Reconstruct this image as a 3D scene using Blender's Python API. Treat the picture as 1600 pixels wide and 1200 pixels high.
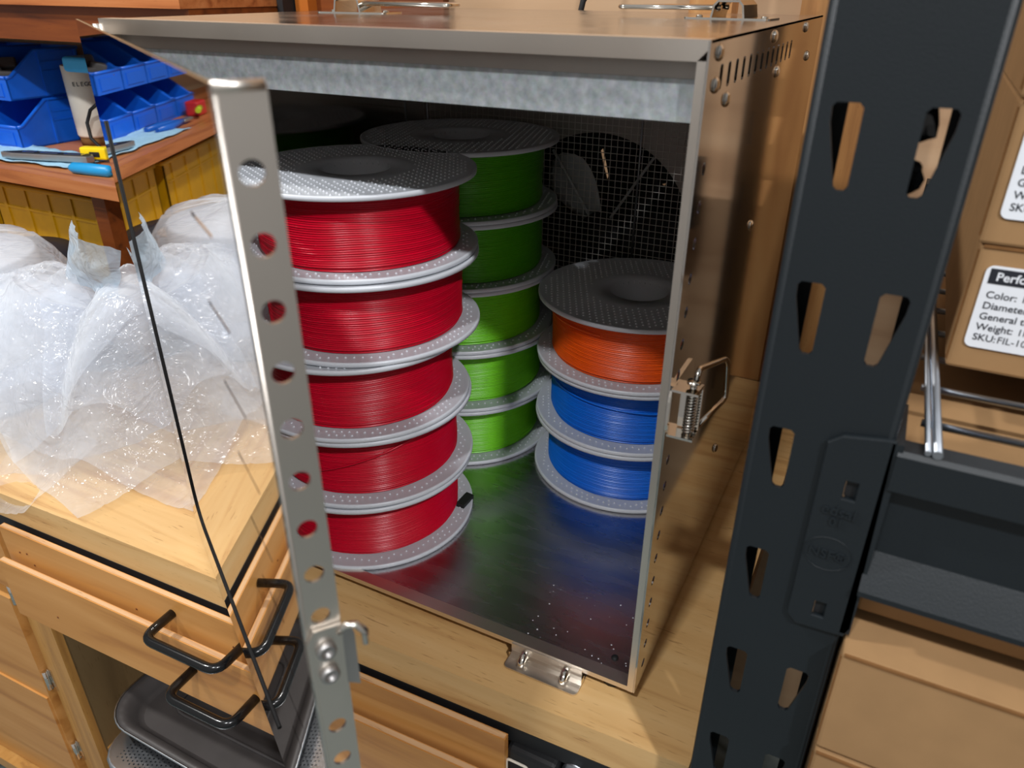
import bpy, bmesh, math, random
from mathutils import Vector, Matrix, noise
for o in list(bpy.data.objects): bpy.data.objects.remove(o)
SC = bpy.context.scene
COL = SC.collection
PI = math.pi
R = math.radians
V = Vector
random.seed(7)

# ------------------------------------------------------------------ camera
def make_camera():
    x, y, z, yaw, pitch, roll, f = 0.09396, -0.39233, 0.47125, -0.47041, 0.4885, 0.00635, 1174.79
    fw = V((math.sin(yaw)*math.cos(pitch), math.cos(yaw)*math.cos(pitch), -math.sin(pitch)))
    r = V((math.cos(yaw), -math.sin(yaw), 0)); u = r.cross(fw)
    c, s = math.cos(roll), math.sin(roll)
    r2 = c*r + s*u; u2 = -s*r + c*u
    cam = bpy.data.cameras.new('camera'); o = bpy.data.objects.new('camera', cam); COL.objects.link(o)
    m = Matrix((r2, u2, -fw)).transposed().to_4x4(); m.translation = V((x, y, z))
    o.matrix_world = m
    cam.sensor_fit = 'HORIZONTAL'; cam.sensor_width = 36.0; cam.lens = 36.0*f/1600.0
    cam.clip_start = 0.01; cam.clip_end = 50
    cam.dof.use_dof = True; cam.dof.focus_distance = 0.72; cam.dof.aperture_fstop = 11.0
    SC.camera = o
make_camera()

# ------------------------------------------------------------------ world, lamps, exposure
w = bpy.data.worlds.new('world'); SC.world = w; w.use_nodes = True
bg = w.node_tree.nodes['Background']; bg.inputs[1].default_value = 1.0      # dim room, paler towards the ceiling and the open side
_tc = w.node_tree.nodes.new('ShaderNodeTexCoord'); _dp = w.node_tree.nodes.new('ShaderNodeVectorMath'); _dp.operation = 'DOT_PRODUCT'
_dp.inputs[1].default_value = (0.10, -0.80, 0.60); w.node_tree.links.new(_tc.outputs['Generated'], _dp.inputs[0])
_rm = w.node_tree.nodes.new('ShaderNodeValToRGB'); _e = _rm.color_ramp.elements
_e[0].position = 0.0; _e[0].color = (0.060, 0.057, 0.054, 1); _e[1].position = 0.95; _e[1].color = (0.46, 0.45, 0.44, 1)
_mr = w.node_tree.nodes.new('ShaderNodeMapRange'); _mr.inputs['From Min'].default_value = -1; w.node_tree.links.new(_dp.outputs['Value'], _mr.inputs['Value'])
_e[0].position = 0.35
w.node_tree.links.new(_mr.outputs['Result'], _rm.inputs['Fac']); w.node_tree.links.new(_rm.outputs['Color'], bg.inputs[0])
SC.view_settings.view_transform = 'Standard'; SC.view_settings.look = 'None'
SC.view_settings.gamma = 1; SC.view_settings.use_curve_mapping = False
SC.view_settings.exposure = -0.10
SC.cycles.transparent_max_bounces = 24; SC.cycles.max_bounces = 10
def lamp(name, loc, target, power, sx, sy, col):
    l = bpy.data.lights.new(name, 'AREA'); l.shape = 'RECTANGLE'; l.size = sx; l.size_y = sy
    l.energy = power; l.color = col
    o = bpy.data.objects.new(name, l); COL.objects.link(o); o.location = loc
    o.rotation_euler = (V(target)-V(loc)).to_track_quat('-Z', 'Y').to_euler()
    return o
lamp('ceiling_lamp_front', (-0.08, -0.98, 1.53), (-0.15, 0.1, 0.2), 13, 0.10, 0.05, (0.96, 0.98, 1))
lamp('ceiling_lamp_side', (1.00, -1.02, 1.60), (-0.2, 0.1, 0.2), 24, 0.08, 0.05, (0.98, 0.98, 1))
lamp('ceiling_lamp_bench', (-1.15, -0.42, 1.45), (-0.75, 0.1, 0.0), 19, 0.12, 0.08, (1, 0.98, 0.95))

# ------------------------------------------------------------------ materials
def _mat(name):
    m = bpy.data.materials.new(name); m.use_nodes = True
    nt = m.node_tree; b = nt.nodes['Principled BSDF']
    return m, nt, b
def lin(c):
    return tuple(((v/255)/12.92 if v/255 <= .04045 else ((v/255+.055)/1.055)**2.4) for v in c) + (1,)
def N(nt, t, **kw):
    n = nt.nodes.new(t)
    for k, v in kw.items():
        if k in n.inputs: n.inputs[k].default_value = v
        else: setattr(n, k, v)
    return n
def coords(nt, scale=(1, 1, 1), rot=(0, 0, 0)):
    tc = N(nt, 'ShaderNodeTexCoord'); mp = N(nt, 'ShaderNodeMapping')
    mp.inputs['Scale'].default_value = scale; mp.inputs['Rotation'].default_value = rot
    nt.links.new(tc.outputs['Object'], mp.inputs['Vector']); return mp.outputs['Vector']
def ramp(nt, fac, stops):
    r = N(nt, 'ShaderNodeValToRGB'); e = r.color_ramp.elements
    while len(e) < len(stops): e.new(0.5)
    for el, (p, c) in zip(e, stops): el.position = p; el.color = c
    nt.links.new(fac, r.inputs['Fac']); return r.outputs['Color']
def bump(nt, b, h, strength=.2, dist=.001):
    n = N(nt, 'ShaderNodeBump'); n.inputs['Strength'].default_value = strength; n.inputs['Distance'].default_value = dist
    nt.links.new(h, n.inputs['Height']); nt.links.new(n.outputs['Normal'], b.inputs['Normal'])
def plastic(name, c, rough=.4, var=.08, bmp=0.0, scale=60, spec=.5, trans=0.0):
    m, nt, b = _mat(name)
    n = N(nt, 'ShaderNodeTexNoise'); n.inputs['Scale'].default_value = scale; n.inputs['Detail'].default_value = 4
    nt.links.new(coords(nt), n.inputs['Vector'])
    a = lin(c); d = tuple(v*(1-var*2) for v in a[:3])+(1,)
    nt.links.new(ramp(nt, n.outputs['Fac'], [(.3, d), (.7, a)]), b.inputs['Base Color'])
    b.inputs['Roughness'].default_value = rough; b.inputs['Specular IOR Level'].default_value = spec
    if bmp: bump(nt, b, n.outputs['Fac'], bmp)
    return m
def metal(name, c, rough=.2, aniso=None, var=.06, scale=30, stretch=(1, 1, 1), bmp=0.0, rvar=.05):
    m, nt, b = _mat(name)
    n = N(nt, 'ShaderNodeTexNoise'); n.inputs['Scale'].default_value = scale; n.inputs['Detail'].default_value = 6
    nt.links.new(coords(nt, stretch), n.inputs['Vector'])
    a = lin(c); d = tuple(v*(1-var*2) for v in a[:3])+(1,)
    nt.links.new(ramp(nt, n.outputs['Fac'], [(.3, d), (.7, a)]), b.inputs['Base Color'])
    mr = N(nt, 'ShaderNodeMapRange'); mr.inputs['To Min'].default_value = max(.01, rough-rvar); mr.inputs['To Max'].default_value = rough+rvar
    nt.links.new(n.outputs['Fac'], mr.inputs['Value']); nt.links.new(mr.outputs['Result'], b.inputs['Roughness'])
    b.inputs['Metallic'].default_value = 1
    if bmp: bump(nt, b, n.outputs['Fac'], bmp, .0005)
    return m
def wood(name, light, mid, dark, axis=0, scale=6, streak=14, rough=.45, knots=0.0, bmp=.1, flecks=True):
    m, nt, b = _mat(name)
    sc = [streak]*3; sc[axis] = 1.0
    n1 = N(nt, 'ShaderNodeTexNoise'); n1.inputs['Scale'].default_value = scale; n1.inputs['Detail'].default_value = 7; n1.inputs['Distortion'].default_value = .6
    nt.links.new(coords(nt, sc), n1.inputs['Vector'])
    col = ramp(nt, n1.outputs['Fac'], [(.28, lin(dark)), (.45, lin(mid)), (.72, lin(light))])
    if flecks:
        sc2 = [60.0]*3; sc2[axis] = 5.0
        n2 = N(nt, 'ShaderNodeTexNoise'); n2.inputs['Scale'].default_value = 10; n2.inputs['Detail'].default_value = 2
        nt.links.new(coords(nt, sc2), n2.inputs['Vector'])
        f = ramp(nt, n2.outputs['Fac'], [(.0, (1, 1, 1, 1)), (.66, (1, 1, 1, 1)), (.74, (.55, .45, .35, 1))])
        mx = N(nt, 'ShaderNodeMix', data_type='RGBA', blend_type='MULTIPLY'); mx.inputs[0].default_value = .75
        nt.links.new(col, mx.inputs[6]); nt.links.new(f, mx.inputs[7]); col = mx.outputs[2]
    nt.links.new(col, b.inputs['Base Color']); b.inputs['Roughness'].default_value = rough
    bump(nt, b, n1.outputs['Fac'], bmp, .0006)
    return m

M = {}
M['steel'] = metal('polished_steel', (214, 210, 206), .10, var=.03, scale=8, stretch=(1, 1, 20))
M['mirror'] = metal('mirror_steel', (212, 208, 204), .02, var=.02, scale=6, rvar=.012)
M['brush'] = metal('brushed_floor_steel', (204, 202, 204), .27, var=.07, scale=14, stretch=(1, 6, 1), rvar=.09)
M['inner'] = metal('dull_inner_steel', (190, 185, 180), .6, var=.06, scale=20)
M['chrome'] = metal('chrome', (225, 220, 212), .08, var=.02)
M['strip'] = metal('satin_strip_steel', (232, 224, 214), .36, var=.02, scale=10)
M['side'] = metal('soft_mirror_steel', (200, 194, 188), .07, var=.02, scale=6, rvar=.02)
M['dirtysteel'] = metal('hazy_top_steel', (212, 208, 202), .19, var=.05, scale=25, rvar=.13)
M['wire'] = plastic('mesh_wire', (214, 210, 202), .4)
M['zincwire'] = metal('zinc_wire', (178, 184, 192), .35, var=.05)
M['fan'] = plastic('fan_blade_plastic', (214, 218, 218), .45)
M['alu'] = metal('aluminium', (205, 210, 216), .25)
M['darktray'] = plastic('dark_baking_tray', (66, 62, 61), .42, .12, .05, 30, .6)
m, nt, b = _mat('galvanized')
vo = N(nt, 'ShaderNodeTexVoronoi'); vo.inputs['Scale'].default_value = 420; nt.links.new(coords(nt), vo.inputs['Vector'])
no = N(nt, 'ShaderNodeTexNoise'); no.inputs['Scale'].default_value = 170; no.inputs['Detail'].default_value = 8; nt.links.new(coords(nt), no.inputs['Vector'])
mx = N(nt, 'ShaderNodeMix', data_type='RGBA', blend_type='OVERLAY'); mx.inputs[0].default_value = .06
nt.links.new(ramp(nt, no.outputs['Fac'], [(.3, lin((146, 158, 164))), (.7, lin((184, 194, 200)))]), mx.inputs[6]); nt.links.new(vo.outputs['Color'], mx.inputs[7])
hs = N(nt, 'ShaderNodeHueSaturation'); hs.inputs['Saturation'].default_value = .7; nt.links.new(mx.outputs[2], hs.inputs['Color'])
nt.links.new(hs.outputs['Color'], b.inputs['Base Color']); b.inputs['Metallic'].default_value = .55; b.inputs['Roughness'].default_value = .5
M['galv'] = m
M['top_wood'] = wood('worktop_wood', (220, 182, 126), (212, 170, 112), (190, 144, 90), 0, 5, 14, .42)
M['drawer'] = wood('drawer_wood', (208, 152, 88), (196, 138, 72), (170, 112, 54), 0, 3, 14, .4, flecks=False)
M['stile'] = wood('stile_wood', (200, 152, 86), (186, 136, 72), (150, 104, 54), 2, 3, 14, .4)
M['endgrain'] = wood('pale_edge_wood', (216, 180, 138), (206, 166, 124), (180, 138, 100), 0, 6, 20, .5)
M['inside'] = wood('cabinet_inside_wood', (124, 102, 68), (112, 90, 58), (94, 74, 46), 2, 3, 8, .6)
M['shelf'] = wood('shelf_wood', (192, 124, 74), (174, 104, 56), (140, 76, 38), 0, 4, 18, .4)
M['shelfdark'] = wood('red_brown_board', (128, 66, 22), (108, 52, 16), (80, 36, 10), 0, 4, 14, .45)
M['stud'] = wood('wall_stud_wood', (196, 146, 90), (180, 126, 72), (146, 96, 52), 2, 4, 12, .55)
M['orangestud'] = wood('orange_stud_wood', (190, 108, 34), (170, 92, 26), (136, 68, 16), 2, 4, 12, .5)
M['ply'] = wood('wall_plywood', (196, 164, 130), (184, 150, 116), (164, 130, 98), 0, 2, 8, .6, flecks=False)
M['card'] = plastic('cardboard', (156, 122, 84), .85, .05, .15, 45, .2)
M['cardedge'] = plastic('cardboard_edge', (122, 86, 52), .9, .1, .3, 120, .1)
M['black'] = plastic('black_powder_coat', (23, 29, 33), .45, .06, .12, 900, .4)
M['blackgloss'] = plastic('black_gloss', (14, 15, 17), .18, .05)
M['blackmatte'] = plastic('black_matte', (22, 23, 25), .6, .1)
M['rubber'] = plastic('rubber', (24, 22, 22), .7, .1)
M['seal'] = plastic('dark_seal', (12, 10, 10), .6, .1, 0, 60, .2)
M['spool'] = plastic('grey_spool_plastic', (206, 210, 216), .34, .02, 0, 20)
M['spoolblack'] = plastic('black_spool_plastic', (40, 42, 48), .35, .05)
M['red'] = plastic('red_filament', (196, 2, 38), .3, .03, 0, 60, .35)
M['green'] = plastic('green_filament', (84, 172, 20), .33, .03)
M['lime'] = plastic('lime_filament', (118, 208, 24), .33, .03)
M['orange'] = plastic('orange_filament', (240, 88, 8), .33, .03)
M['blue'] = plastic('blue_filament', (0, 108, 222), .33, .03)
M['bin'] = plastic('blue_bin_plastic', (14, 96, 212), .38, .04)
M['lightbin'] = plastic('light_blue_plastic', (40, 164, 226), .4, .04)
M['yellow'] = plastic('yellow_bin_plastic', (186, 140, 4), .42, .05)
M['yellow2'] = plastic('bright_yellow_plastic', (248, 214, 16), .4, .03)
M['cream'] = plastic('cream_paper', (232, 224, 208), .6, .03)
M['white'] = plastic('label_paper', (226, 230, 236), .5, .02)
M['ink'] = plastic('ink', (26, 30, 40), .6, .05)
M['cloth'] = plastic('pale_blue_cloth', (168, 212, 238), .85, .08, .5, 160, .1)
M['greytool'] = metal('grey_tool_metal', (186, 184, 182), .45)
M['graypart'] = plastic('grey_part_plastic', (92, 88, 86), .6, .08)
M['handleblue'] = plastic('blue_handle', (20, 92, 186), .35, .04)
M['cyan'] = plastic('cyan_handle', (28, 150, 212), .4, .04)
M['redclip'] = plastic('red_clip', (196, 40, 40), .4, .05)
M['limeclip'] = plastic('lime_clip', (184, 206, 40), .4, .05)
M['brass'] = metal('brass_hinge', (150, 132, 100), .35, var=.2)
m, nt, b = _mat('stone_floor')
vo = N(nt, 'ShaderNodeTexVoronoi', feature='DISTANCE_TO_EDGE'); vo.inputs['Scale'].default_value = 5; nt.links.new(coords(nt), vo.inputs['Vector'])
no = N(nt, 'ShaderNodeTexNoise'); no.inputs['Scale'].default_value = 14; no.inputs['Detail'].default_value = 8; nt.links.new(coords(nt), no.inputs['Vector'])
mx = N(nt, 'ShaderNodeMix', data_type='RGBA', blend_type='MULTIPLY'); mx.inputs[0].default_value = .8
nt.links.new(ramp(nt, no.outputs['Fac'], [(.3, lin((96, 108, 110))), (.7, lin((150, 162, 160)))]), mx.inputs[6])
nt.links.new(ramp(nt, vo.outputs['Distance'], [(.0, (.2, .2, .18, 1)), (.06, (1, 1, 1, 1))]), mx.inputs[7])
nt.links.new(mx.outputs[2], b.inputs['Base Color']); b.inputs['Roughness'].default_value = .7
M['stone'] = m
def film(name, tint, alpha, white):
    m, nt, b = _mat(name)
    out = nt.nodes['Material Output']
    b.inputs['Base Color'].default_value = white; b.inputs['Roughness'].default_value = .12
    b.inputs['Specular IOR Level'].default_value = .8
    tl = N(nt, 'ShaderNodeBsdfTranslucent'); tl.inputs['Color'].default_value = white
    a1 = N(nt, 'ShaderNodeMixShader'); a1.inputs[0].default_value = .35
    nt.links.new(b.outputs[0], a1.inputs[1]); nt.links.new(tl.outputs[0], a1.inputs[2])
    tr = N(nt, 'ShaderNodeBsdfTransparent'); tr.inputs['Color'].default_value = tint
    lw = N(nt, 'ShaderNodeLayerWeight'); lw.inputs['Blend'].default_value = .35
    mr = N(nt, 'ShaderNodeMapRange'); mr.inputs['To Min'].default_value = alpha; mr.inputs['To Max'].default_value = min(1, alpha+.55)
    nt.links.new(lw.outputs['Facing'], mr.inputs['Value'])
    mxs = N(nt, 'ShaderNodeMixShader'); nt.links.new(mr.outputs['Result'], mxs.inputs[0])
    nt.links.new(tr.outputs[0], mxs.inputs[1]); nt.links.new(a1.outputs[0], mxs.inputs[2])
    n = N(nt, 'ShaderNodeTexNoise'); n.inputs['Scale'].default_value = 26; n.inputs['Detail'].default_value = 3; n.inputs['Distortion'].default_value = 1.5
    vr = N(nt, 'ShaderNodeTexVoronoi', feature='DISTANCE_TO_EDGE'); vr.inputs['Scale'].default_value = 34
    mv = N(nt, 'ShaderNodeVectorMath', operation='ADD'); cv = coords(nt, (1, .45, 1), (0, 0, .6)); nt.links.new(cv, n.inputs['Vector']); nt.links.new(cv, mv.inputs[0])
    sc_ = N(nt, 'ShaderNodeVectorMath', operation='SCALE'); sc_.inputs['Scale'].default_value = .05; nt.links.new(n.outputs['Color'], sc_.inputs[0]); nt.links.new(sc_.outputs[0], mv.inputs[1]); nt.links.new(mv.outputs[0], vr.inputs['Vector'])
    ad = N(nt, 'ShaderNodeMath', operation='ADD'); nt.links.new(vr.outputs['Distance'], ad.inputs[0]); nt.links.new(n.outputs['Fac'], ad.inputs[1])
    bump(nt, b, ad.outputs[0], .7, .006)
    nt.links.new(mxs.outputs[0], out.inputs['Surface'])
    return m
M['film'] = film('clear_bag_film', (.96, .975, 1, 1), .19, (.90, .93, .97, 1))
M['filmblue'] = film('pale_blue_bag_film', (.90, .95, 1, 1), .50, (.66, .82, .96, 1))
M['filmclear'] = film('thin_clear_film', (.98, .98, .98, 1), .10, (.92, .94, .96, 1))

# ------------------------------------------------------------------ mesh helpers
class MB:
    """collects shapes into one mesh"""
    def __init__(s, xf=None): s.b = bmesh.new(); s.xf = xf or Matrix.Identity(4)
    def v(s, p): return s.b.verts.new(s.xf @ V(p))
    def face(s, vs, smooth=False):
        try:
            f = s.b.faces.new(vs); f.smooth = smooth; return f
        except ValueError: return None
    def box(s, a, c, m=None):
        (x0, y0, z0), (x1, y1, z1) = a, c
        P = [(x0,y0,z0),(x1,y0,z0),(x1,y1,z0),(x0,y1,z0),(x0,y0,z1),(x1,y0,z1),(x1,y1,z1),(x0,y1,z1)]
        if m: P = [m @ V(p) for p in P]
        q = [s.v(p) for p in P]
        for f in ((3,2,1,0),(4,5,6,7),(0,1,5,4),(1,2,6,5),(2,3,7,6),(3,0,4,7)): s.face([q[i] for i in f])
        return s
    def rbox(s, a, c, r, seg=2):
        t = bmesh.new(); (x0, y0, z0), (x1, y1, z1) = a, c
        bmesh.ops.create_cube(t, size=1)
        for v in t.verts: v.co = V((x0+(v.co.x+.5)*(x1-x0), y0+(v.co.y+.5)*(y1-y0), z0+(v.co.z+.5)*(z1-z0)))
        bmesh.ops.bevel(t, geom=t.edges[:], offset=r, segments=seg, profile=.5, affect='EDGES')
        s.add(t); return s
    def add(s, t, m=None, smooth=None):
        mp = {}
        for v in t.verts: mp[v] = s.v((m @ v.co) if m else v.co)
        for f in t.faces:
            g = s.face([mp[v] for v in f.verts])
            if g: g.smooth = f.smooth if smooth is None else smooth
        t.free(); return s
    def tube(s, pts, r, n=8, closed=False, caps=True):
        pts = [V(p) for p in pts]; rings = []; L = len(pts); prev = None
        for i, p in enumerate(pts):
            if closed: t = pts[(i+1) % L]-pts[i-1]
            else: t = pts[min(i+1, L-1)]-pts[max(i-1, 0)]
            t.normalize()
            if prev is None:
                a = V((0, 0, 1)) if abs(t.z) < .9 else V((1, 0, 0))
                u = t.cross(a).normalized()
            else:
                u = (prev - t*prev.dot(t)).normalized()
            prev = u; w_ = t.cross(u); rr = r[i] if isinstance(r, (list, tuple)) else r
            rings.append([s.v(p+rr*(math.cos(2*PI*k/n)*u+math.sin(2*PI*k/n)*w_)) for k in range(n)])
        for i in range(L if closed else L-1):
            A, B = rings[i], rings[(i+1) % L]
            for k in range(n): s.face([A[k], A[(k+1) % n], B[(k+1) % n], B[k]], True)
        if caps and not closed: s.face(rings[0][::-1]); s.face(rings[-1])
        return s
    def lathe(s, prof, c=(0, 0, 0), n=48, m=None, closed=False, smooth=True):
        c = V(c); rings = []
        for r, z in prof:
            ring = []
            for k in range(n):
                p = V((r*math.cos(2*PI*k/n), r*math.sin(2*PI*k/n), z))
                ring.append(s.v(c + ((m @ p) if m else p)))
            rings.append(ring)
        for i in range(len(rings) if closed else len(rings)-1):
            A, B = rings[i], rings[(i+1) % len(rings)]
            for k in range(n): s.face([A[k], A[(k+1) % n], B[(k+1) % n], B[k]], smooth)
        if not closed: 
            if prof[0][0] > 1e-6: s.face(rings[0][::-1])
            if prof[-1][0] > 1e-6: s.face(rings[-1])
        return s
    def prism(s, poly, h0, h1, m):
        """poly in local xy extruded along local z between h0 and h1, m places it"""
        A = [s.v(m @ V((x, y, h0))) for x, y in poly]; B = [s.v(m @ V((x, y, h1))) for x, y in poly]
        n = len(poly); s.face(A[::-1]); s.face(B)
        for i in range(n): s.face([A[i], A[(i+1) % n], B[(i+1) % n], B[i]])
        return s
    def plate(s, outer, holes, th, m, bev=0.0, res=1):
        """flat plate with holes, local xy, centred on local z"""
        cu = bpy.data.curves.new('t', 'CURVE'); cu.dimensions = '2D'; cu.fill_mode = 'BOTH'; cu.extrude = max(1e-5, th/2-bev)
        if bev: cu.bevel_depth = bev; cu.bevel_resolution = res; cu.offset = -bev
        for ring in [outer]+list(holes):
            sp = cu.splines.new('POLY'); sp.points.add(len(ring)-1); sp.use_cyclic_u = True
            for p, (x, y) in zip(sp.points, ring): p.co = (x, y, 0, 1)
        s._curve(cu, m); return s
    def text(s, body, size, m, th=.0002, bold=0.0, align='LEFT'):
        cu = bpy.data.curves.new('t', 'FONT'); cu.body = body; cu.size = size; cu.extrude = th/2; cu.offset = bold; cu.align_x = align
        cu.resolution_u = 3
        s._curve(cu, m); return s
    def _curve(s, cu, m):
        o = bpy.data.objects.new('t', cu); COL.objects.link(o)
        dg = bpy.context.evaluated_depsgraph_get(); dg.update()
        me = bpy.data.meshes.new_from_object(o.evaluated_get(dg))
        t = bmesh.new(); t.from_mesh(me); bmesh.ops.remove_doubles(t, verts=t.verts, dist=1e-6)
        s.add(t, m, False); bpy.data.objects.remove(o); bpy.data.curves.remove(cu); bpy.data.meshes.remove(me)
    def bevel(s, r, seg=2, ang=40):
        es = [e for e in s.b.edges if len(e.link_faces) == 2 and e.calc_face_angle(0) > R(ang)]
        bmesh.ops.bevel(s.b, geom=es, offset=r, segments=seg, profile=.5, affect='EDGES', clamp_overlap=True); return s
    def build(s, name, mat, parent=None, base=None, fix=True):
        """parent given: mesh coordinates are world coordinates minus the thing's base; else a top-level mesh based at `base`"""
        if fix: bmesh.ops.recalc_face_normals(s.b, faces=s.b.faces)
        o0 = V(parent['_base']) if parent is not None else V(base or (0, 0, 0))
        for v in s.b.verts: v.co -= o0
        me = bpy.data.meshes.new(name); s.b.to_mesh(me); s.b.free()
        me.materials.append(M[mat] if isinstance(mat, str) else mat)
        o = bpy.data.objects.new(name, me); COL.objects.link(o)
        if parent is not None: o.parent = parent; o['_base'] = parent['_base']
        else: o.location = o0; o['_base'] = tuple(o0)
        return o
def thing(name, label, cat, base=(0, 0, 0), group=None):
    o = bpy.data.objects.new(name, None); o.empty_display_size = .02; COL.objects.link(o)
    o.location = base; o['_base'] = tuple(base); o['label'] = label; o['category'] = cat
    if group: o['group'] = group
    return o
def tag(o, label, cat, group=None):
    o['label'] = label; o['category'] = cat
    if group: o['group'] = group
    return o
def struct(o): o['kind'] = 'structure'; return o
def frame(o, x, y):
    """matrix with local x, y along the given directions and origin o"""
    x = V(x).normalized(); y = V(y).normalized(); z = x.cross(y)
    m = Matrix((x, y, z)).transposed().to_4x4(); m.translation = V(o); return m
def circle(cx, cy, r, n=20): return [(cx+r*math.cos(2*PI*k/n), cy+r*math.sin(2*PI*k/n)) for k in range(n)]
def rrect(x0, y0, x1, y1, r, n=4):
    out = []
    for cx, cy, a in ((x1-r, y0+r, -90), (x1-r, y1-r, 0), (x0+r, y1-r, 90), (x0+r, y0+r, 180)):
        for k in range(n+1):
            t = R(a+90*k/n); out.append((cx+r*math.cos(t), cy+r*math.sin(t)))
    return out
def arc_path(pts, r, n=5):
    """polyline with rounded corners"""
    pts = [V(p) for p in pts]; out = [pts[0]]
    for a, b_, c in zip(pts, pts[1:], pts[2:]):
        d1 = (a-b_).normalized(); d2 = (c-b_).normalized(); rr = min(r, (a-b_).length*.49, (c-b_).length*.49)
        p, q = b_+d1*rr, b_+d2*rr
        for k in range(n+1):
            t = k/n; out.append((1-t)**2*p+2*t*(1-t)*b_+t*t*q)
    out.append(pts[-1]); return out
def copy_thing(o):
    c = o.copy(); COL.objects.link(c)
    for ch in o.children:
        d = ch.copy(); COL.objects.link(d); d.parent = c
        for g in ch.children:
            e = g.copy(); COL.objects.link(e); e.parent = d
    return c

TZ = -0.012          # worktop height
W, H, D = 0.4346, 0.4482, 0.4062
BACK = 0.60

# ------------------------------------------------------------------ setting
struct(MB().box((-3, -1.6, -.80), (1.6, .62, -.75)).build('floor', 'stone', base=(0, 0, -.75)))
wl = struct(MB().box((-3, .62, -.75), (1.6, .66, 1.9)).build('wall_back', 'ply', base=(0, .62, -.75)))
for i, (x0, x1, mt, z0) in enumerate(((-.772, -.748, 'orangestud', -.012), (-.748, -.524, 'shelfdark', -.012), (-.172, -.122, 'stud', -.012), (-.046, .075, 'stud', -.012), (.30, .34, 'stud', -.75))):
    struct(MB().box((x0, .585 if i != 1 else .605, z0), (x1, .62, 1.4)).bevel(.002, 1).build('trim_%d' % (i+1), mt, base=((x0+x1)/2, .6, z0)))

# ------------------------------------------------------------------ worktop and cabinets
def yf(x): return -.035+.033*x
wt = MB()
P = [(.052, yf(.052)), (.052, .583), (-1.62, .583), (-1.62, yf(-1.62))]
wt.prism(P, TZ-.034, TZ, Matrix.Identity(4)); wt.bevel(.0025, 2)
tag(wt.build('worktop', 'top_wood', base=(-.6, .2, TZ-.034)), 'thick pale wooden worktop under the steel box and the heap of bags', 'worktop')

rot = Matrix.Translation((0, -.002, 0)) @ Matrix.Rotation(math.atan(.033), 4, 'Z')
DC = thing('drawer_cabinet', 'wooden cabinet with two slim drawers over an open bay of trays', 'cabinet', (-.4, .2, -.6))
ZT = TZ-.034
body = MB(rot)
body.box((-.7245, -.0335, ZT-.016), (.05, -.018, ZT))          # black strip standing in for the shaded void under the worktop
body.build('gap_shade_strip', 'blackmatte', DC)
body = MB(rot)
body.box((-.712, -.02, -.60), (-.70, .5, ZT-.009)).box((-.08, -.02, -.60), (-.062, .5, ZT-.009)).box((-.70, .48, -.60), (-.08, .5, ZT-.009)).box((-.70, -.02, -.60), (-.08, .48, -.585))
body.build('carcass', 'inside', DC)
body = MB(rot); body.box((-.724, -.030, -.60), (-.700, -.018, ZT-.009)).bevel(.001, 1); body.build('stile', 'stile', DC)
def drawer(z0, z1, yf0, x0, x1, hx, hz):
    d = MB(rot); d.box((x0, yf0, z0), (x1, yf0+.0065, z1)); d.box((x0+.012, yf0+.0065, z0), (x1-.012, .30, z1-.016)); d.bevel(.0015, 1); dr = d.build('drawer', 'drawer', DC)
    e = MB(rot); e.box((x0+.001, yf0+.0012, z1-.0008), (x1-.001, yf0+.0055, z1+.0004)); e.build('drawer_top_edge', 'endgrain', dr)
    h = MB(rot); hy = yf0
    path = arc_path([(hx[0], hy+.001, hz), (hx[0], hy-.035, hz), (hx[1], hy-.035, hz), (hx[1], hy+.001, hz)], .013, 6)
    h.tube(path, .0047, 12); hd = h.build('pull_handle', 'blackgloss', dr); hd['label'] = 'black bow pull handle'
    for q in range(6):
        px = x0+random.random()*(x1-x0); pz = z0+(.2+.6*random.random())*(z1-z0); k = MB(rot)
        k.lathe([(0, 0), (.0012, 0), (.0012, .0003), (0, .0003)], (px, yf0-.0002, pz), 8, Matrix.Rotation(PI/2, 4, 'X'))
        k.build('nail_mark', 'shelfdark', dr)
    return dr
drawer(-.0995, -.0475, -.0455, -.692, -.086, (-.442, -.352), -.067)
drawer(-.165, -.0865, -.0570, -.694, -.087, (-.416, -.338), -.119)
LC = thing('cupboard', 'wooden cupboard with hinged panel door at the lower left', 'cupboard', (-1.1, .2, -.6))
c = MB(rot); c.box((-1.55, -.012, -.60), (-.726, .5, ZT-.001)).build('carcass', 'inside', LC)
c = MB(rot); c.box((-1.5, -.034, -.575), (-.758, -.013, -.19)).bevel(.002, 1)
dr = c.build('door', 'drawer', LC)
c = MB(rot); c.box((-1.47, -.0365, -.52), (-.762, -.034, -.366)).bevel(.001, 1); c.build('raised_panel', 'drawer', dr)
c = MB(rot); c.box((-1.5, -.034, -.168), (-.728, -.013, ZT-.012)).bevel(.002, 1); c.build('drawer', 'drawer', LC)
c = MB(rot); c.box((-.752, -.026, -.60), (-.726, -.012, -.168)).build('stile', 'stile', LC)
c = MB(rot); c.box((-1.55, -.048, -.60), (-.726, -.012, -.578)).bevel(.002, 1).build('plinth', 'stile', LC)
for z in (-.35, -.49, -.20):
    c = MB(rot); c.tube([(-.7555, -.030, z), (-.7555, -.030, z+.032)], .0032, 8).box((-.7535, -.0275, z-.003), (-.7465, -.0255, z+.035)); c.build('hinge', 'chrome', dr)
# legs below cupboard and drawer cabinet stand on the floor
for o, xs in ((DC, (-.7, -.1)), (LC, (-1.5, -.78))):
    for x in xs:
        for y in (.06, .44):
            c = MB(rot); c.box((x, y, -.75), (x+.05, y+.05, -.60)); c.build('leg', 'stile', o)

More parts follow.
